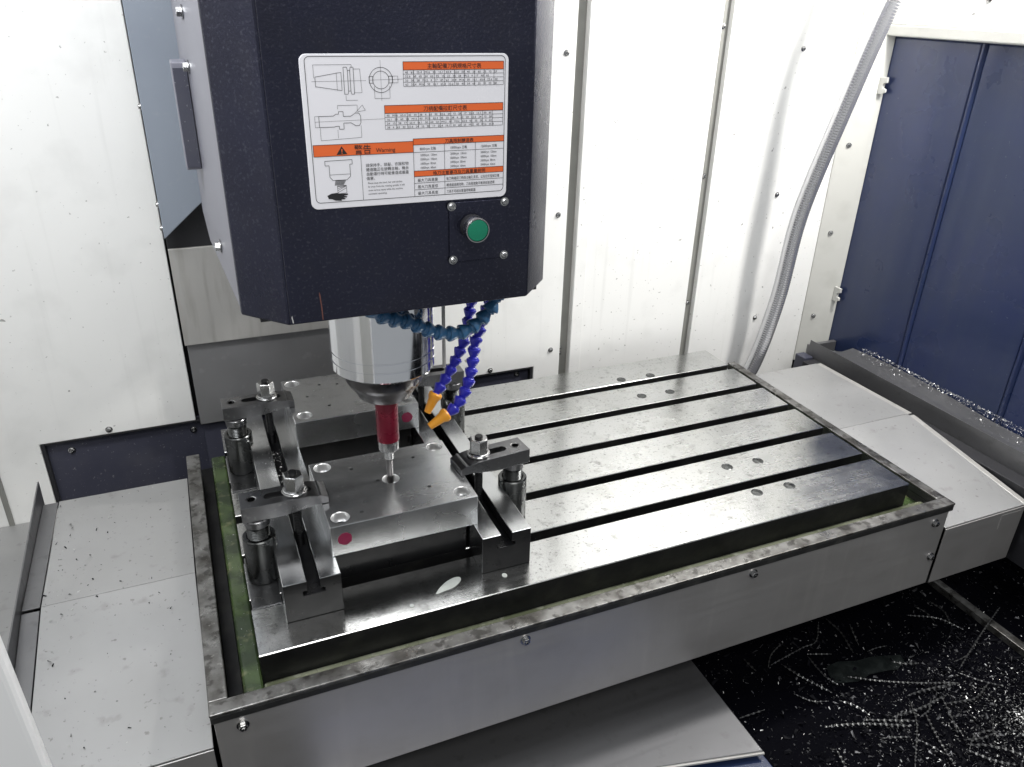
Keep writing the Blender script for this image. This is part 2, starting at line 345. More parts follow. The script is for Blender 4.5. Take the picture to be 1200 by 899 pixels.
# ------------------------------------------------------------ slotted table
L, W, mg, pt = .961, .532, .0862, .09
mt = thing('machine_table', 'long ground steel machine table with five T-slots, set in the coolant tray', 'machine table', (L/2, W/2, -.0454))
def tprof():
    p = [(0,0),(0,.0444),(.001,.0454)]
    for k in range(5):
        c = mg + pt*k
        p += [(c-.0098,.0454),(c-.0090,.0446),(c-.0090,.0274),(c-.0150,.0274),(c-.0150,.0154),(c+.0150,.0154),(c+.0150,.0274),(c+.0090,.0274),(c+.0090,.0446),(c+.0098,.0454)]
    p += [(W-.001,.0454),(W,.0444),(W,0)]
    return [(y-W/2, z) for y, z in p]
tm = MB().prism(tprof(), 'X', -L/2, L/2).mesh('table_body', 0, 1, 20)
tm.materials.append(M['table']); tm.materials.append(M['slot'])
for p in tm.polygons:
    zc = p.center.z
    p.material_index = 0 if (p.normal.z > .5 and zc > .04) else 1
obj('table_body', tm, M['table'], mt)
plug = MB().lathe([(.0088,-.002),(.0088,.0004),(.0080,.0008),(.0076,.0006),(.0072,.0003),(.0038,.0003),(.0034,.0005)], 22).mesh('screw_plug'); plug.materials.append(M['jack'])
for x, y in ((.7238,.4692),(.7868,.4663),(.7256,.3967),(.7845,.3936),(.7257,.1394),(.7832,.1367),(.7244,.0646),(.7829,.0619)):
    obj('screw_plug', plug, None, mt, loc=(x-L/2, y-W/2, .0454))

# ------------------------------------------------------------ way covers either side
def way_cover(label, x0, x1, side):
    xc = (x0+x1)/2; t = thing('way_cover', label, 'machine cover', (xc, .2, -.19))
    yb, yc, yf = .455, .212, -.040; zb, zc, zf = -.034, -.031, -.0705
    def sheet(name, pts, th, m, xa, xb, bevel=.0006):
        poly = [(y-.2, z+.19) for y, z in pts] + [(y-.2, z+.19-th) for y, z in pts[::-1]]
        return obj(name, MB().prism(poly, 'X', xa-xc, xb-xc), M[m], t, bevel, smooth=15)
    sheet('rear_sheet', [(yb,zb),(yc+.0004,zc)], .002, 'cover', x0, x1)
    sheet('front_sheet', [(yc-.0004,zc),(yf,zf)], .002, 'cover', x0, x1)
    box('front_face', (x0-xc,x1-xc,yf-.2-.002,yf-.2,-.178+.19,zf+.19-.0022), M['skirt'], t, .0006)
    box('back_face', (x0-xc,x1-xc,yb-.2,yb-.2+.002,-.178+.19,zb+.19-.0022), M['kick'], t, .0006)
    a, b = (x0-.0215, x0-.0015) if side < 0 else (x1+.0015, x1+.0125)
    sheet('edge_strip', [(yb,zb-.001),(yc+.001,zc-.001)], .002, 'stainless' if side > 0 else 'bed', a, b)
    sheet('edge_strip', [(yc-.004,zc-.002),(yf,zf-.001)], .002, 'stainless' if side > 0 else 'bed', a, b)
    box('inner_frame', (x0-xc+.004,x1-xc-.004,yf-.2+.01,yb-.2-.01,0,-.085+.19), M['black'], t, 0)
    if side < 0:
        obj('fin', MB().prism([(.468-.2,-.058+.19),(.472-.2,-.004+.19),(.13-.2,-.018+.19),(-.06-.2,-.028+.19),(-.06-.2,-.10+.19)], 'X', x0-.0240-xc, x0-.0220-xc), M['bed'], t, .0005)
        box('seam_gap', (x0-xc-.0013,x0-xc-.0003,yf-.2,yb-.2,-.10+.19,zf-.004+.19), M['black'], t, 0)
    else:
        box('maker_label', (x1-xc-.052,x1-xc-.008,yf-.2-.0028,yf-.2-.0021,-.105+.19,-.078+.19), M['skirt'], t, 0)
    return t
way_cover('dull grey way cover with upright fin, beside the green-stained gutter', -.238, -.0600, -1)
way_cover('pale grey way cover folded along one crease, beside the navy wall', 1.0180, 1.196, 1)

# curved chip guard between the way cover and the navy wall
cg = thing('chip_guard', 'long stainless chip guard heaped with swarf at the foot of the navy wall', 'chip guard', (1.27, .1, -.19))
obj('face_sheet', MB().prism([(1.2485-1.27,-.16+.19),(1.2505-1.27,-.020+.19),(1.2485-1.27,-.019+.19),(1.2465-1.27,-.16+.19)], 'Y', -.60, .435), M['bed'], cg, .0004)
led = MB()
prof = [(1.2508,-.0205),(1.27,-.029),(1.295,-.034),(1.326,-.030)]
n = 30; vs_, fs_ = [], []
for i in range(n+1):
    y = .535 - .05 - 1.0*i/n
    for x, z in prof: vs_.append((x-1.27, y-.1, z+.19 + .006*math.sin(i*.35)*(x-1.2508)/.08))
    for x, z in prof[::-1]: vs_.append((x-1.27, y-.1, z+.19-.003))
m8 = 2*len(prof)
for i in range(n):
    for k in range(m8): fs_.append((i*m8+k, i*m8+(k+1) % m8, (i+1)*m8+(k+1) % m8, (i+1)*m8+k))
obj('ledge_sheet', MB().add(vs_, fs_), M['bed'], cg)
box('end_block', (1.222-1.27,1.2462-1.27,.515-.1,.545-.1,0,-.052+.19), M['kick'], cg, .002)
box('end_cap', (1.2515-1.27,1.328-1.27,.536-.1,.546-.1,.0,-.034+.19), M['bed'], cg, .001)
box('floor_strip', (1.2125-1.27,1.2463-1.27,-.30,.41,0,-.055+.19), M['black'], cg, .001)

# ------------------------------------------------------------ fixture rails
def rail(label, x0, x1, cx):
    y0, y1, h = .040, .478, .054
    t = thing('fixture_rail', label, 'fixture rail', ((x0+x1)/2, y0, 0.0002)); xm = (x0+x1)/2
    s, d = .0073, .020
    inner = 1 if xm < .19 else -1
    pr = [(x0,0),(x1,0),(x1,h),(cx+s,h),(cx+s,h-.014),(cx+.0125,h-.014),(cx+.0125,h-d),(cx-.0125,h-d),(cx-.0125,h-.014),(cx-s,h-.014),(cx-s,h),(x0,h)]
    me = MB().prism([(x-xm, z) for x, z in pr], 'Y', 0, y1-y0).mesh('rail_body', .0007, 2, 25)
    me.materials.append(M['ground']); me.materials.append(M['blacksteel'])
    for p in me.polygons:
        c = p.center
        up = abs(p.normal.z) > .3 and c.z > h-.002
        side = abs(p.normal.x) > .5 and abs(c.x) > (x1-x0)/2-.003
        p.material_index = 0 if (up or side or c.z > h-.0009) else 1  # ends and slot coloured black for the dark room they reflect
    obj('rail_body', me, M['ground'], t)
    return t
rail('ground steel rail with a slot along it, beside the green-stained gutter', .036, .102, .0702)
rail('ground steel rail with a slot along it, facing the open table top', .277, .3425, .3090)

# plates and the dark blocks below them
def hole_cut(x, y, r, z0, z1, n=24):
    if r < .005: return MB().lathe([(r, z0), (r, z1)], n, (x, y, 0))
    t = .0424
    return MB().lathe([(.0076, t-.035), (.0076, t-.0115), (r, t-.0110), (r, t-.0008), (r+.0008, t+.0001), (r+.0008, z1)], n+8, (x, y, 0))
def plate(label, x0, x1, y0, y1, holes, dot, dlabel):
    z0, z1 = .0546, .0970; xm, ym = (x0+x1)/2, (y0+y1)/2
    t = thing('workpiece_plate', label, 'metal plate', (xm, ym, z0))
    me = MB().box(x0-xm, x1-xm, y0-ym, y1-ym, 0, z1-z0).mesh('plate_body', .0009, 2)
    cuts = [hole_cut(x-xm, y-ym, r, (z1-z0)-d, .2) for x, y, r, d in holes]
    pm = cut(me, cuts, 'plate_body'); pm.materials.append(M['plate']); pm.materials.append(M['bore'])
    for p in pm.polygons:     # bore walls get a brighter steel, coloured as if lit
        c = p.center
        if any(r > .005 and (c.x+xm-x)**2 + (c.y+ym-y)**2 < (r+.001)**2 for x, y, r, d in holes) and z1-z0-.0109 < c.z < z1-z0-.0001 and abs(p.normal.z) < .7: p.material_index = 1
    obj('plate_body', pm, M['plate'], t)
    dx, dz = dot; pts = []
    for k in range(22):
        a = 2*math.pi*k/22; q = 1+.06*rnd.uniform(-1, 1); pts.append((dx-xm+.0086*q*math.cos(a), dz-z0+.0086*q*math.sin(a)))
    obj('ink_dot', MB().prism(pts, 'Y', y0-ym-.0003, y0-ym-.00005), M['magenta'], t, 0)
    return t
B, S = .0105, .0024
plate('milled steel plate under the red probe, clamped across both rails', .0985, .2825, .0715, .2175,
      [(.1141,.2030,B,.03),(.1140,.0880,B,.03),(.2669,.2030,B,.03),(.2672,.0880,B,.03),(.1912,.1472,B,.03),
       (.1491,.1866,S,.01),(.1749,.1491,S,.01),(.2322,.1869,S,.01),(.149,.1088,S+.0006,.01),(.1403,.0894,S,.01),(.232,.1132,S,.01)], (.1150,.0772), '')
plate('dark milled steel plate clamped across both rails, nearer the column cover', .0995, .2835, .335, .478,
      [(.1144,.463,B,.03),(.1163,.3534,B,.03),(.2690,.3529,B,.03),(.2690,.463,B,.03),(.1299,.4119,S,.01),(.1812,.4399,S,.01),(.1562,.3727,S,.01),(.1543,.4465,S,.01),(.205,.40,S,.01),(.230,.375,S,.01)], (.2651,.0753), '')
for lab, y0, y1 in (('dark block in the gap under the plate with the probe', .0935, .200), ('dark block in the gap under the plate nearer the column cover', .350, .465)):
    t = box('under_block', (-.0855,.0855,-(y1-y0)/2,(y1-y0)/2,0,.0541), M['blacksteel'], None, .001, loc=(.1895,(y0+y1)/2,.0003)); tag(t, lab, 'steel block')  # near-black block set in the gap below each plate

# ------------------------------------------------------------ clamping gear
def make_strap():
    l, wd, th = .1015, .035, .0145     # heel at x=0, nose at x=l
    me = MB().prism([(0,-.006),(.046,-.006),(.060,-.0045),(.086,.0002),(l-.0005,.0002),(l,.0010),(l,.0090),(.094,.0118),(.0935,.0130),(.091,.0130),(.0905,.0118),(.087,.0130),(.085,th-.0012),(.078,th),(0,th)], 'Y', -wd/2, wd/2).mesh('strap_bar', .0010, 2)
    sl = MB(); pts = []
    for k in range(17):
        a = math.pi*k/16 - math.pi/2; pts.append((.078+.0062*math.cos(a), .0062*math.sin(a)))
    for k in range(17):
        a = math.pi*k/16 + math.pi/2; pts.append((.034+.0062*math.cos(a), .0062*math.sin(a)))
    sl.prism(pts, 'Z', -.05, .05)
    return cut(me, [sl, MB().lathe([(.0048,.002),(.0048,.05)], 20, (.0135,0,0))], 'strap_bar')
strap_me = make_strap(); strap_me.materials.append(M['strap'])
rim_me = MB().lathe([(.0056,.0146),(.0062,.0148),(.0050,.0143),(.0048,.012)], 20, (.0135,0,0), cap=False).mesh('hole_rim'); rim_me.materials.append(M['bright'])
def hexn(r, z0, z1): return [(r, z0), (r, z1-.0016), (r*.90, z1)]
nut_me = MB().lathe(hexn(.0128, 0, .020), 6).mesh('hex_nut', .0007, 2); nut_me.materials.append(M['bright'])
wash_me = MB().lathe([(.0148,0),(.0152,.0006),(.0152,.0026),(.0146,.0033),(.0135,.0034),(.0135,.0044),(.0125,.0050)], 30).mesh('washer'); wash_me.materials.append(M['bright'])
pr = [(.0056,-.103)]
for k in range(50): z = -.100 + k*.0024; pr += [(.0056,z),(.0050,z+.0012)]
pr += [(.0056,.027),(.0048,.0285)]
stud_me = MB().lathe(pr, 14).mesh('threaded_stud'); stud_me.materials.append(M['blacksteel'])
jb = MB().lathe([(.0190,0),(.0197,.0012),(.0197,.0615),(.0185,.0630),(.0150,.0630),(.0148,.050)], 40).mesh('jack_base'); jb.materials.append(M['jack'])
pr = [(.0135,.050)]
for k in range(13): z = .0505+k*.0024; pr += [(.0135,z),(.0119,z+.0013)]
pr += [(.0135,.0818)]
jt = MB().lathe(pr, 28).mesh('jack_thread'); jt.materials.append(M['jack'])
jh = MB().lathe([(.0138,.0790),(.0150,.0795),(.0150,.0880),(.0142,.0890)], 28).mesh('jack_head'); jh.materials.append(M['strap'])
def clamp_set(x, y, rz, studx, studdy, zbase, jdy, labs, shim=None):
    """x,y: jack axis; heel of the strap is 13 mm behind it; rz turns the strap about the jack"""
    t = thing('screw_jack', labs[2], 'screw jack', (x, y+jdy, zbase), rnd.uniform(0, 6))
    obj('jack_base', jb, None, t); obj('jack_thread', jt, None, t); obj('jack_head', jh, None, t)
    zt = .0975
    s = thing('clamp_strap', labs[0], 'strap clamp', (x, y, zt), rz)
    b = obj('strap_bar', strap_me, None, s, loc=(-.0165,0,0)); obj('hole_rim', rim_me, None, b)
    st = thing('clamp_stud', labs[1], 'stud and nut', (studx, studdy, zt+.0147), rnd.uniform(0, 1))
    obj('washer', wash_me, None, st); obj('hex_nut', nut_me, None, st, loc=(0,0,.0052)); obj('threaded_stud', stud_me, None, st, loc=(0,0,.0))
clamp_set(.0225,.1395,0,.0702,.1385,.0022,-.0060,('slotted steel strap clamping the probed plate, heel above the gutter','hex nut and stud in the strap between the gutter and the probed plate','steel screw jack between the gutter and the probed plate'))
clamp_set(.0225,.4020,0,.0702,.4010,.0022,-.0090,('slotted steel strap clamping the far plate, heel above the gutter','hex nut and stud in the strap between the gutter and the far plate','steel screw jack between the gutter and the far plate'))
clamp_set(.3600,.1450,math.pi+R(5.5),.3090,.1405,.0022,-.001,('slotted steel strap clamping the probed plate, heel above the open table','hex nut and stud in the strap between the probed plate and open table','steel screw jack on the open table beside the probed plate'))
clamp_set(.3600,.4050,math.pi-R(2),.3090,.4060,.0022,-.006,('slotted steel strap clamping the far plate, heel above the open table','hex nut and stud in the strap between the far plate and open table','steel screw jack on the open table beside the far plate'))
for lab, y0, y1 in (('thin steel packing plate under the jack beside the probed plate', .0755, .175), ('thin steel packing plate under the jack beside the far plate', .335, .440)):
    tag(box('packing_plate', (-.017,.0172,-(y1-y0)/2,(y1-y0)/2,0,.0018), M['strap'], None, .0008, loc=(.0182,(y0+y1)/2,.0003)), lab, 'steel plate')

# ------------------------------------------------------------ spindle head
sh = thing('spindle_head', 'black spindle head with warning plate, green button and chrome nose', 'spindle head', (.19, .146, .2625))
def HP(poly): return [(x-.19, y-.146) for x, y in poly]
ZB = .372-.2625; ZT = 1.2-.2625
obj('front_cover', MB().prism(HP([(.034,.067),(.0725,.0245),(.3185,.0245),(.357,.067),(.357,.072),(.034,.072)]), 'Z', ZB, ZT), M['head'], sh, .0025, 3)
obj('front_panel', MB().prism(HP([(.0745,.0215),(.3165,.0215),(.3165,.0248),(.0745,.0248)]), 'Z', ZB+.002, ZT), M['head'], sh, .0009)
body = [(.0350,.0725),(.356,.0725),(.368,.33),(.368,.48),(.023,.48),(.023,.33)]
obj('head_body', MB().prism(HP(body), 'Z', ZB+.0015, ZT), M['headside'], sh, .002)
obj('under_cover', MB().prism(HP([(.05,.05),(.341,.05),(.341,.44),(.05,.44)]), 'Z', ZB-.003, ZB+.0012), M['black'], sh)
for y, z in ((.24,.634),(.26,.581),(.19,.4068)):
    screw((.0305-.19-.0045*(y-.16)/.1, y-.146, z-.2625), (-1,0,0), sh, 'bolt', 1.05)
hd = obj('side_handle', MB().prism([(.285-.146,.470-.2625),(.325-.146,.470-.2625),(.325-.146,.584-.2625),(.285-.146,.584-.2625)], 'X', .0085-.19, .0245-.19), M['headside'], sh, .0015)
box('handle_recess', (.0098-.19,.0238-.19,.2838-.146,.2848-.146,.473-.2625,.578-.2625), M['kick'], hd, 0)
# chrome nose, built as lathe with two turned grooves
ob = obj('spindle_nose', MB().lathe([(.030,-.001),(.0585,-.0005),(.0608,.0018),(.0608,.0125),(.0600,.0130),(.0600,.0140),(.0610,.0146),(.0610,.0235),(.0602,.0240),(.0602,.0248),(.0612,.0254),(.0612,.110)], 96), M['chrome'], sh)
obj('drive_ring', MB().lathe([(.020,-.0430),(.0290,-.0425),(.0325,-.0400),(.0350,-.0340),(.0425,-.0245),(.0465,-.0170),(.0470,-.0012)], 64), M['nose'], sh)
obj('flange', MB().lathe([(.0665,.094),(.0675,.095),(.0675,.1085)], 64), M['bright'], sh)
obj('lamp_tube', MB().tube([(.066,-.028,.110),(.066,-.028,-.004)], .0022, 8), M['stainless'], sh)
# button plate
bp = box('button_plate', (.2318-.19,.2912-.19,.0192-.146,.0213-.146,.4195-.2625,.4788-.2625), M['head'], sh, .0006)
for x, z in ((.2340,.4752),(.2885,.4762),(.2350,.4222),(.2888,.4225)): screw((x-.19,.0192-.146,z-.2625),(0,-1,0),bp,s=1.05)
mrot = Matrix.Rotation(R(90), 3, 'X')
def ylathe(name, prof, x, y, z, m, par, n=36): return obj(name, MB().lathe(prof, n, (x-.19, y-.146, z-.2625), mrot), M[m], par)
bt = ylathe('button', [(.0120,0),(.0120,.0080),(.0117,.0085)], .2545,.0191,.4545,'black',sh)
ylathe('button_ring', [(.0118,.0),(.0122,.0005),(.0122,.0085),(.0118,.0092),(.0108,.0092),(.0106,.0080)], .2545,.0106,.4545,'bright',bt)
ylathe('button_cap', [(.0105,.0),(.0105,.0084),(.0098,.0092),(.004,.0096)], .2545,.0106,.4545,'green',bt)
obj('rust_streak', MB().prism([(.1035,.383),(.1047,.3745),(.1052,.3775),(.1052,.395),(.1040,.4035),(.1030,.4045),(.1032,.396)], 'Y', .0210, .02145).prism([(0,0),(.0001,0),(0,.0001)], 'Y', .0211, .0212) if False else MB().prism([(x-.19, z-.2625) for x, z in [(.1042,.3755),(.1052,.3755),(.1050,.388),(.1042,.401),(.1034,.4035),(.1030,.401),(.1038,.390)]], 'Y', .0210-.146, .02145-.146), M['rust'], sh)
obj('paint_chip', MB().prism([(x-.19, z-.2625) for x, z in [(.0765,.3755),(.0775,.3755),(.0765,.383),(.0757,.381)]], 'Y', .0210-.146, .02145-.146), M['sealant'], sh)

# warning plate with its print (local mm from the top-left corner, y downwards)
PX, PZ, PY = .1035, .6100, .0212
def pl(x, y): return (PX + x/1000 - .19, PZ + y/1000 - .2625)
def rr(x0, y0, x1, y1, r, n=6):
    out = []
    for cx, cy, a0 in ((x1-r,y1+r,-90),(x1-r,y0-r,0),(x0+r,y0-r,90),(x0+r,y1+r,180)):
        for k in range(n+1):
            a = R(a0+90*k/n); out.append((cx+r*math.cos(a), cy+r*math.sin(a)))
    return out
def flat(mb, poly, off):
    y = PY - off/1000 - .146
    vs = [(pl(*p)[0], y, pl(*p)[1]) for p in poly]; mb.add(vs, [tuple(range(len(vs)))])
def line(mb, a, b, wd=.35, off=1.3):
    a, b = Vector(a), Vector(b); d = (b-a); d.normalize(); q = Vector((-d.y, d.x))*wd/2
    flat(mb, [a+q, b+q, b-q, a-q], off)
def poly(mb, pts, wd=.35, close=False):
    pts = list(pts) + ([pts[0]] if close else [])
    for a, b in zip(pts, pts[1:]): line(mb, a, b, wd)
wp = obj('warning_plate', MB().prism([pl(*p) for p in rr(0,0,187,-129,6)], 'Y', PY-.0010-.146, PY+.0002-.146), M['plateprint'], sh, .0003, 1)
org = MB(); ink = MB()
for x0, y0, x1, y1 in ((88,-6.5,182,-13.2),(70,-42,182,-48.6),(5.5,-73.2,95,-83),(95,-71.2,183.5,-76.6),(95,-99.8,183.5,-105)):
    flat(org, [(x0,y0),(x1,y0),(x1,y1),(x0,y1)], 1.15); poly(ink, [(x0,y0),(x1,y0),(x1,y1),(x0,y1)], .4, True)
bd = rr(4.3,-2,183.5,-123.2,4); poly(ink, bd, .5, True)
def grid(x0, y0, x1, y1, nx, ny, wd=.3):
    for i in range(nx+1): x = x0+(x1-x0)*i/nx; line(ink, (x,y0), (x,y1), wd)
    for j in range(ny+1): y = y0+(y1-y0)*j/ny; line(ink, (x0,y), (x1,y), wd)
grid(88,-13.2,182,-26.5,10,4); grid(70,-48.6,182,-62,11,4)
line(ink,(46.5,-83),(46.7,-123.2)); line(ink,(95,-71),(95,-123.2)); line(ink,(124.5,-76.6),(124.5,-99.8)); line(ink,(154.8,-76.6),(154.8,-99.8))
line(ink,(95,-83.2),(183.5,-83.2)); line(ink,(124.5,-105),(124.5,-123.2)); line(ink,(95,-111),(183.5,-111)); line(ink,(95,-117),(183.5,-117))
# tool holder drawing
poly(ink, [(12,-18),(34,-14.5),(34,-29),(12,-25.5)], .35, True)
for x in (36,39.5,41.5,44.5): line(ink, (x,-10.5 if x in (36,44.5) else -13), (x,-32 if x in (36,44.5) else -29.5), .4)
poly(ink, [(36,-10.5),(39,-10.5),(39.5,-13),(41.5,-13),(42,-10.5),(44.5,-10.5)], .35); poly(ink, [(36,-32),(39,-32),(39.5,-29.5),(41.5,-29.5),(42,-32),(44.5,-32)], .35)
poly(ink, [(44.5,-12),(50,-12),(51,-31),(44.5,-31)], .25); poly(ink, [(11,-19),(11,-8.5),(43,-8.5),(43,-11)], .25); line(ink,(9,-21.5),(55,-21.3),.2); poly(ink, [(37,-33),(37,-37),(47,-37)], .25)
line(ink,(30,-14.5),(30,-29),.25); line(ink,(12,-18),(12,-26),.35); line(ink,(58,-21),(88,-20.5),.2); line(ink,(68,-5),(68,-38),.2)
for rr_ in (10.2, 7.2): poly(ink, [(68+rr_*math.cos(2*math.pi*k/36), -21+rr_*math.sin(2*math.pi*k/36)) for k in range(36)], .4, True)
for s in (-1, 1): poly(ink, [(68+s*7,-18),(68+s*10.3,-18),(68+s*10.3,-23.5),(68+s*7,-23.5)], .4, True)
poly(ink, [(62,-26),(62,-36),(75.5,-36),(75.5,-26)], .25); poly(ink, [(78,-18),(83,-18),(83,-23.5),(78,-23.5)], .25)
# pull stud drawing
poly(ink, [(12.5,-49.5),(25,-49.5),(27,-48),(29.5,-48),(29.5,-46),(33.5,-46),(33.5,-50),(40,-50),(44,-47.5),(47,-47.5),(48.5,-50),(48.5,-55.5),(47,-58),(44,-58),(40,-55.5),(33.5,-55.5),(33.5,-60.5),(29.5,-60.5),(29.5,-58),(27,-58),(25,-58.5),(12.5,-58.5)], .4, True)
poly(ink, [(29,-44),(29,-41),(46,-41),(46,-46)], .25); poly(ink, [(44,-47.5),(50.5,-41),(53,-45.5),(46,-46.5)], .25); poly(ink, [(13,-59),(13,-69.5),(48.5,-68),(48.5,-58)], .25); line(ink,(28,-61),(28,-68),.25); line(ink,(9,-54),(70,-53),.2); poly(ink,[(12.5,-49.5),(9,-49.5),(9,-58.5),(12.5,-58.5)],.25)
# spindle pictogram and hand
poly(ink, [(14.5,-87),(38.5,-86.6),(38.5,-90.5),(36.3,-90.5),(36.3,-101),(33,-104),(20.5,-104),(18,-101),(18,-91),(14.5,-91)], .4, True)
line(ink,(18,-99),(36.3,-99),.3)
for k in range(5): line(ink, (22-.2*k+.5,-104.5-k*.9), (32-.5*k,-104.3-k*.9), .5)
poly(ink, [(24,-109),(24,-116),(32,-115.5),(32,-108.8)], .3, True)
for k in range(4): line(ink, (24,-115+k*1.8), (32,-111+k*1.8 if k < 2 else -109), .3)
flat(ink, [(14.5,-117.2),(18,-115.5),(23,-115),(25.5,-115.8),(32.8,-116.2),(33,-117.3),(29,-118),(32,-118.6),(31.7,-119.6),(28.5,-119.6),(30.5,-120.4),(30,-121.2),(26.5,-121),(27.5,-121.8),(26.5,-122.3),(21.5,-121.8),(18.5,-120.4),(15.5,-120)], 1.3)
# warning triangle
flat(ink, [(25.2,-82),(34.8,-81.7),(30.1,-74.8)], 1.3)
org2 = MB(); flat(org2, [(29.6,-77.2),(30.7,-77.2),(30.5,-79.8),(29.8,-79.8)], 1.45); flat(org2, [(29.7,-80.3),(30.6,-80.3),(30.6,-81.1),(29.7,-81.1)], 1.45)
obj('orange_print', org, M['orangeink'], wp, smooth=0); obj('line_print', ink, M['ink'], wp, smooth=0); obj('exclamation_mark', org2, M['orangeink'], wp, smooth=0)
def text(s, x, y, size, m='ink', align='LEFT', sx=1, bold=0, ls=1.0):
    c = bpy.data.curves.new('txt', 'FONT'); c.body = s; c.size = size/1000; c.align_x = align; c.resolution_u = 2; c.space_line = ls; c.offset = bold/1000
    o = bpy.data.objects.new('txt', c); C.objects.link(o)
    dg = bpy.context.evaluated_depsgraph_get(); me = bpy.data.meshes.new_from_object(o.evaluated_get(dg)); bpy.data.objects.remove(o)
    X, Z = pl(x, y)
    for v in me.vertices: v.co = (X + v.co.x*sx, PY-.00145-.146, Z + v.co.y)
    me.materials.clear(); me.name = 'lettering'
    return obj('lettering', me, M[m], wp)
text('警告', 41, -81.6, 8.6, sx=.9, bold=.05); text('Warning', 60.5, -81.3, 5.0, bold=.01)
text('請保持手、頭髮、衣服和物\n體遠離正在旋轉主軸，機台\n自動運行時可能會造成嚴重\n傷害。', 50.5, -93.6, 3.3, ls=1.18)
text('Please keep the hand, hair and clothes\nfar away from the rotating spindle, it will\ncause serious injury while the machine\nautomatic operating.', 51.5, -109, 2.3, sx=.90, ls=1.38)
text('主軸配備刀柄規格尺寸表', 135, -11.8, 4.6, align='CENTER', bold=.02)
text('刀柄配備拉釘尺寸表', 126, -47.2, 4.6, align='CENTER', bold=.02)
text('刀具限制轉速表', 139, -75.8, 4.0, align='CENTER', bold=.02)
text('換刀注意事項及刀具重量說明', 139, -104.2, 4.0, align='CENTER', bold=.02)
text('最大刀具重量\n\n最大刀具直徑\n\n最大刀具長度', 98, -109.6, 3.3, ls=.91)
text('裝刀時確認刀柄與主軸孔清潔，以及拉釘型號正確\n\n轉速超過規定時，刀具需做動平衡測試後使用\n\n刀具不可超出重量限制範圍', 126, -109.6, 3.2, sx=.76, ls=.94)
digs = ['40','63','25.4','M16','30','16.1','65.4','22.6','50','45','24','60','35','15','23','38','28','M12','4','17']
for i in range(4):
    text('   '.join(digs[(i*7+k) % 20] for k in range(15)), 89.5, -15.9 - i*3.32, 2.4, sx=1.18); text('   '.join(digs[(i*5+k*3) % 20] for k in range(18)), 71.5, -51.3 - i*3.35, 2.4, sx=1.17)
for i, x in enumerate((101,130,160)):
    text('8000rpm 主軸' if i == 0 else ('10000rpm 主軸' if i == 1 else '12000rpm 主軸'), x, -81.4, 3.2, sx=.8)
    for j in range(4): text('%d0000rpm  %dmm' % (i+1, 120-20*j), x, -86.8 - j*3.8, 2.9, sx=.72)

# ------------------------------------------------------------ red edge finder in the spindle
ef = thing('edge_finder', 'red sleeved edge finder probe in the spindle, its tip in a bore', 'probe', (.1905, .1468, .0925))
obj('sleeve', MB().lathe([(.0118,.064),(.0138,.0645),(.0138,.1130),(.0132,.1240)], 40), M['red'], ef)
obj('collar', MB().lathe([(.0075,.0490),(.0110,.0495),(.0128,.0515),(.0128,.0640),(.0122,.0646)], 36), M['bright'], ef)
obj('neck', MB().lathe([(.0046,.036),(.0058,.0365),(.0058,.0500)], 24), M['bright'], ef)
obj('stylus', MB().lathe([(.0038,.0),(.0043,.001),(.0043,.0365)], 20), M['nose'], ef)

# ------------------------------------------------------------ segmented coolant hoses
def seg_mesh(name, m, s):
    pr = [(.0052,-.0002),(.0072,-.0006),(.0077,.0002),(.0076,.0016),(.0068,.0040),(.0050,.0078),(.0041,.0092),(.0044,.0098),(.0056,.0106),(.0059,.0120),(.0050,.0136)]
    me = MB().lathe([(r*s, z*s) for r, z in pr], 18).mesh(name); me.materials.append(M[m]); return me
nz = MB().lathe([(.0036,-.003),(.0068,-.0025),(.0086,-.0005),(.0086,.0030),(.0076,.0048),(.0064,.0070),(.0044,.0250),(.0030,.0252),(.0028,.020)], 22).mesh('nozzle'); nz.materials.append(M['orange'])
def hose(label, pts, m, s, nozzle):
    pts = [Vector(p) for p in pts]
    tip = pts.pop() if nozzle else None
    t = thing('coolant_hose', label, 'coolant hose', pts[0]); me = seg_mesh('hose_segment', m, s)
    P = resample(catmull(pts, 14), .0124*s)
    for i, p in enumerate(P[:-1]):
        d = (P[i+1]-p).normalized(); d = d + Vector((rnd.uniform(-.06,.06), rnd.uniform(-.06,.06), rnd.uniform(-.06,.06)))
        obj('hose_segment', me, None, t, loc=p-pts[0], rot=d.to_track_quat('Z','Y').to_euler())
    if nozzle: obj('nozzle', nz, None, t, loc=P[-1]-pts[0], rot=(tip-P[-1]).to_track_quat('Z','Y').to_euler())
hose('slate blue segmented hose looping across the chrome nose, without a nozzle', [(.150,.066,.373),(.163,.067,.360),(.177,.070,.349),(.194,.072,.344),(.210,.074,.336),(.226,.077,.326),(.243,.079,.319),(.262,.081,.316),(.278,.083,.320),(.292,.086,.328),(.304,.088,.338),(.312,.092,.352),(.315,.10,.374)], 'teal', 1.18, False)
hose('royal blue segmented hose with orange nozzle, hanging close to the chrome nose', [(.312,.165,.374),(.306,.160,.325),(.301,.158,.298),(.296,.155,.276),(.287,.152,.259),(.278,.150,.243),(.267,.148,.227),(.256,.145,.214),(.247,.142,.202),(.234,.140,.176)], 'blue', 1.04, True)
hose('royal blue segmented hose with orange nozzle, hanging over the rail with the open table', [(.324,.133,.374),(.317,.130,.333),(.309,.128,.308),(.299,.126,.284),(.295,.123,.267),(.292,.121,.249),(.287,.119,.232),(.280,.117,.217),(.268,.114,.204),(.254,.112,.196),(.233,.110,.185)], 'blue', 1.06, True)

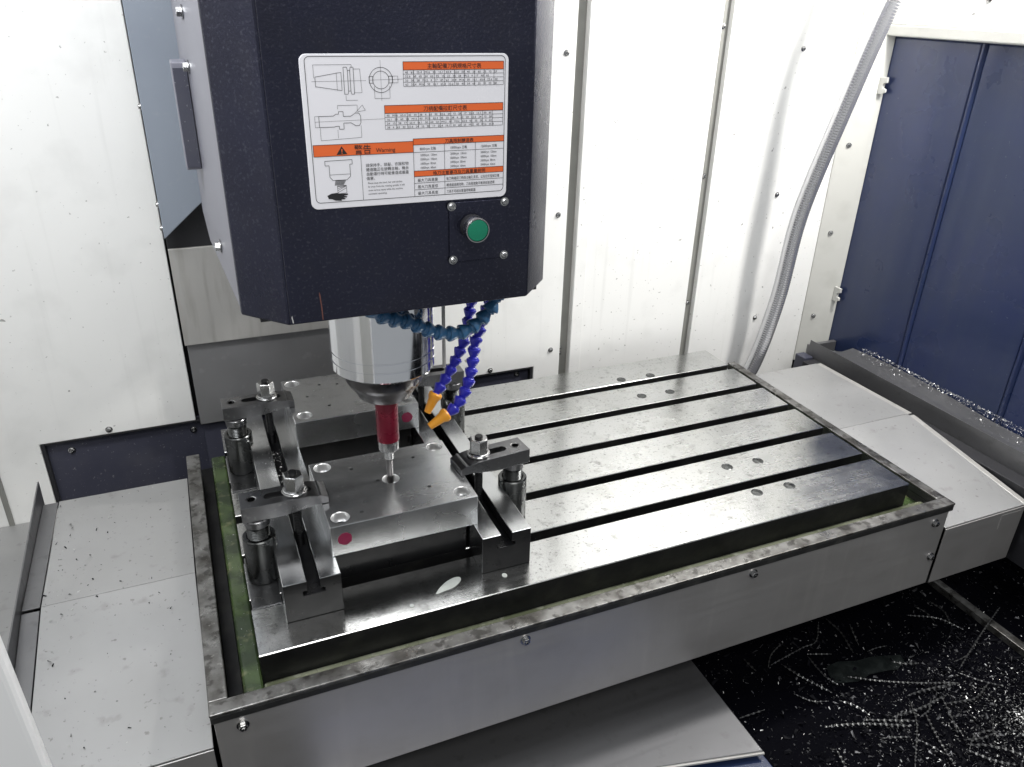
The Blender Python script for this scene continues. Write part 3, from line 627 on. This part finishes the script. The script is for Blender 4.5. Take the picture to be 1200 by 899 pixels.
# ------------------------------------------------------------ steel conduit by the back wall
CP = [(1.245,.35,.98),(1.205,.400,.80),(1.168,.436,.6573),(1.148,.478,.4681),(1.131,.515,.2775),(1.1243,.526,.0988),(1.094,.530,-.050),(1.055,.54,-.13),(1.02,.55,-.19)]
cn = thing('steel_conduit', 'ribbed steel conduit curving down in front of the white wall', 'conduit', CP[-1])
P = resample(catmull(CP, 30), .00125); o0 = Vector(CP[-1])
obj('ribbed_sleeve', MB().tube([p-o0 for p in P], [.0161 + .00016*math.cos(i*math.pi/2) for i in range(len(P))], 20), M['conduit'], cn, smooth=80)
obj('end_collar', MB().tube([P[-1]-o0, P[-1]-o0+(P[-1]-P[-2]).normalized()*.03], .0195, 20), M['bright'], cn)

# ------------------------------------------------------------ machine door edge close to the lens
def door():
    t = thing('machine_door', 'plain white machine door edge in front of the way cover with fin', 'door', (-.25, -.30, -.30))
    obj('door_leaf', MB().prism([(-.30,.0),(.1375,.0),(.1275,.544),(.1248,.654),(.110,.676),(-.30,.676)], 'Y', -.012, .0), M['doorwhite'], t, .004, 3)
    obj('door_lip', MB().prism([(-.29,.02),(.120,.02),(.113,.63),(-.29,.66)], 'Y', .0005, .010), M['offwhite'], t, .002, 2)
door()

# ------------------------------------------------------------ coolant splashes on the table
def blob(name, label, pts, th=.0006, m='water'):
    c = Vector((sum(p[0] for p in pts)/len(pts), sum(p[1] for p in pts)/len(pts), .0002))
    o = obj(name, MB().prism([(x-c.x, y-c.y) for x, y in pts], 'Z', 0, th), M[m], None, .0002, loc=c); tag(o, label, 'splash')
blob('coolant_splash', 'tear-shaped coolant splash, its reflection painted pale, on the table before the probed plate', [(p.x, p.y) for p in catmull([(.2105,.0255,0),(.2180,.0335,0),(.2290,.0415,0),(.2400,.0455,0),(.2475,.0445,0),(.2480,.0390,0),(.2420,.0330,0),(.2330,.0280,0),(.2220,.0265,0),(.2130,.0245,0)], 4)])
blob('coolant_drop', 'small round coolant drop on the table by the rail corner', [(.302+.0034*math.cos(k*.5236), .0270+.0040*math.sin(k*.5236)) for k in range(12)])
blob('coolant_drop', 'small round coolant drop on the table before the tear-shaped splash', [(.1780+.0030*math.cos(k*.5236), .0160+.0030*math.sin(k*.5236)) for k in range(12)])

# ------------------------------------------------------------ chips and swarf
def shards(name, label, m, n, place, smin, smax, cat='metal chips'):
    mb = MB()
    for i in range(n):
        p = Vector(place()); s = smin + (smax-smin)*rnd.random()**3
        e = Euler((rnd.uniform(-.7,.7), rnd.uniform(-.7,.7), rnd.uniform(0, 6.3))).to_matrix()
        l, wd, h = s*rnd.uniform(.6,1.5), s*rnd.uniform(.25,.6), s*rnd.uniform(.12,.35)
        v = [p + e @ Vector(q) for q in ((-l/2,-wd/2,0),(l/2,-wd/3,h*.3),(l/3,wd/2,0),(-l/3,wd/3,h))]
        lo = min(q.z for q in v); v = [q + Vector((0,0,p.z-lo)) for q in v]
        mb.add(v, [(0,1,2),(0,2,3),(0,1,3),(1,2,3)])
    o = obj(name, mb, M[m], None, smooth=0); tag(o, label, cat, kind='stuff')
def u(a, b): return rnd.uniform(a, b)
def panpt():
    while True:
        x, y = u(.63,1.51), u(-.42,.25)
        d = math.hypot((x-1.02)/.42, (y+.26)/.26); k = .5+.5*math.sin(x*31+2*math.sin(y*23))*math.sin(y*37+x*9)
        if rnd.random() > max(.10, 1.05-d)*(.25+.75*k): continue
        if not (1.166 < x < 1.186): return (x, y, -.3049)
shards('metal_chips', 'dark swarf covering the floor pan', 'chipdark', 9000, panpt, .002, .011)
shards('metal_chips', 'bright chips sprinkled over the floor pan', 'chip', 6000, panpt, .0007, .0042)
shards('metal_chips', 'grey flakes mixed into the floor pan swarf', 'chipmid', 3500, panpt, .0015, .009)
def pile():
    a, r = u(0, 6.283), abs(rnd.gauss(0, .055)); return (1.045+r*1.1*math.cos(a), -.235+r*math.sin(a), -.3045+max(0,.012*(1-r/.1)))
shards('metal_chips', 'bright heap of fine chips at the front of the floor pan', 'chip', 1300, pile, .0008, .0042)
def ledgept():
    y = u(-.25,.45); f = (.46-y)/.7; x = 1.326 - abs(rnd.gauss(0, .006+.006*(1+math.sin(y*19))*.5)) - .010*rnd.random()**2
    return (x, y, -.036 + max(0,.020*(1-abs(x-1.318)/.02)) + u(0,.004))
shards('metal_chips', 'bright chips heaped along the chip guard under the navy wall', 'chip', 4200, ledgept, .0006, .0036)
def near(b):
    def f():
        return (u(b[0],b[1]), u(b[2],b[3]), b[4])
    return f
shards('metal_chips', 'tiny chips on the plate nearer the column cover', 'chip', 46, near((.105,.278,.34,.475,.0971)), .0010, .0032)
shards('metal_chips', 'tiny chips on the probed plate', 'chip', 18, near((.105,.278,.075,.215,.0971)), .0008, .002)
shards('metal_chips', 'tiny chips lying on the rail beside the gutter', 'chip', 34, near((.038,.061,.17,.46,.0543)), .001, .0026)
shards('metal_chips', 'bright chips packed in the slot of the rail beside the gutter', 'chip', 110, lambda: (u(.064,.0765), u(.20,.36), .0345+u(0,.012)), .0015, .005)
def covpt():
    y = u(-.03,.45); z = -.034 + (.003*(.455-y)/.243) if y > .212 else -.031 - .0395*(.212-y)/.252
    return (-.236 + .17*rnd.random()**1.7, y, z+.0004)
shards('metal_chips', 'sparse chips on the way cover with the fin', 'chip', 70, covpt, .001, .0035)
shards('metal_chips', 'dark specks on the way cover with the fin', 'chipdark', 170, covpt, .0008, .0045)
def covr():
    y = u(.1,.45); z = -.034 + (.003*(.455-y)/.243) if y > .212 else -.031 - .0395*(.212-y)/.252
    return (u(1.03,1.19), y, z+.0004)
shards('metal_chips', 'fine chips on the way cover beside the navy wall', 'chip', 120, covr, .0008, .002)
shards('metal_chips', 'tiny chips scattered on the open table top', 'chip', 130, lambda: (u(.36,.95), u(.01,.52), .0002), .0006, .0022)
def gutpt(): return (u(-.018,-.002), u(-.02,.3), -.0419)
shards('metal_chips', 'tiny chips in the green-stained gutter', 'chip', 40, gutpt, .001, .0026)
shards('metal_chips', 'tiny chips under and between the clamped plates', 'chip', 40, near((.108,.272,.225,.33,.0004)), .001, .0035)
CH = [[(.901,.046),(.864,.011),(.83,.007),(.757,-.004)],[(.918,.047),(.918,.011),(.903,-.032)],[(.828,-.009),(.824,-.052),(.831,-.076)],[(.776,-.008),(.79,-.045),(.81,-.083)],[(.857,-.067),(.9,-.094),(.952,-.119),(1.012,-.142)],[(.916,-.131),(.954,-.134),(1.013,-.143)],[(.754,-.129),(.797,-.141),(.836,-.157),(.877,-.177)],[(.913,-.138),(.887,-.176),(.823,-.231)],[(.916,-.165),(.896,-.206),(.879,-.25)],[(.966,-.15),(.951,-.179),(.93,-.211)],[(1.058,.002),(1.103,-.025),(1.121,-.061)],[(1.218,-.051),(1.121,-.089),(1.03,-.127)],[(1.055,-.161),(1.011,-.174),(.96,-.165)],[(.926,-.229),(.961,-.247),(.987,-.273)],[(.726,.024),(.728,-.005)],[(.819,-.141),(.893,-.173)],[(.947,.021),(.924,-.023)],[(.83,-.006),(.868,-.021)],[(.692,-.071),(.646,-.07)],[(.918,-.235),(.94,-.264),(.964,-.281)],[(.818,-.175),(.859,-.189)],[(.863,-.153),(.916,-.157),(.974,-.153)]]
for i in range(18):      # shorter curls between the long ones
    x, y, a = u(.72,1.13), u(-.30,.0), u(0, 6.3); l = u(.015,.035); b = u(-.6,.6)
    CH.append([(x, y), (x+l*math.cos(a), y+l*math.sin(a)), (x+l*math.cos(a)+l*math.cos(a+b), y+l*math.sin(a)+l*math.sin(a+b))])
for i, c in enumerate(CH):
    zb = -.2985 if i != 11 else -.288
    base = Vector((c[0][0], c[0][1], zb))
    P = resample(catmull([(x, y, zb) for x, y in c], 20), .0008); vs_, fs_ = [], []
    wdt = u(.0010,.0020); ph = u(0, 6); pitch = u(.007,.010)
    for k, p in enumerate(P):
        t = (P[min(k+1,len(P)-1)]-P[max(k-1,0)]).normalized(); sd_ = Vector((-t.y, t.x, 0)); a = ph + k*.0008/pitch*math.pi
        d = sd_*math.cos(a) + Vector((0,0,1))*math.sin(a); q = sd_*(-math.sin(a)) + Vector((0,0,1))*math.cos(a)
        p = p - base + Vector((0, 0, .001*math.sin(k*.01)))
        tp = min(1, .3 + k/20, .3+(len(P)-k)/20)*wdt
        vs_ += [p+d*tp+q*.0002, p-d*tp+q*.0002, p-d*tp-q*.0002, p+d*tp-q*.0002]
    for k in range(len(P)-1):
        for j in range(4): fs_.append((k*4+j, k*4+(j+1) % 4, k*4+4+(j+1) % 4, k*4+4+j))
    fs_ += [(3,2,1,0), tuple(len(vs_)-4+j for j in range(4))]
    o = obj('spiral_chip', MB().add(vs_, fs_), M['swarf'], None, smooth=60, loc=base)
    if i < 22: tag(o, 'long twisted spiral chip lying on the swarf of the floor pan', 'metal chip', 'long spiral chips on the floor pan')
    else: tag(o, 'short twisted curl of swarf among the long spiral chips', 'metal chip', 'short curls on the floor pan')
pts = [(.8454,-.0353),(.87,-.034),(.90,-.044),(.93,-.046),(.978,-.0608),(.972,-.074),(.9491,-.0822),(.93,-.078),(.90,-.074),(.87,-.078),(.8327,-.068),(.836,-.05)]
tag(obj('film_scrap', MB().prism([(x-.9, y+.06) for x, y in pts], 'Z', 0, .001), M['rag'], None, 0, loc=(.9,-.06,-.3036)), 'torn scrap of grey-green film lying on the swarf', 'film scrap')
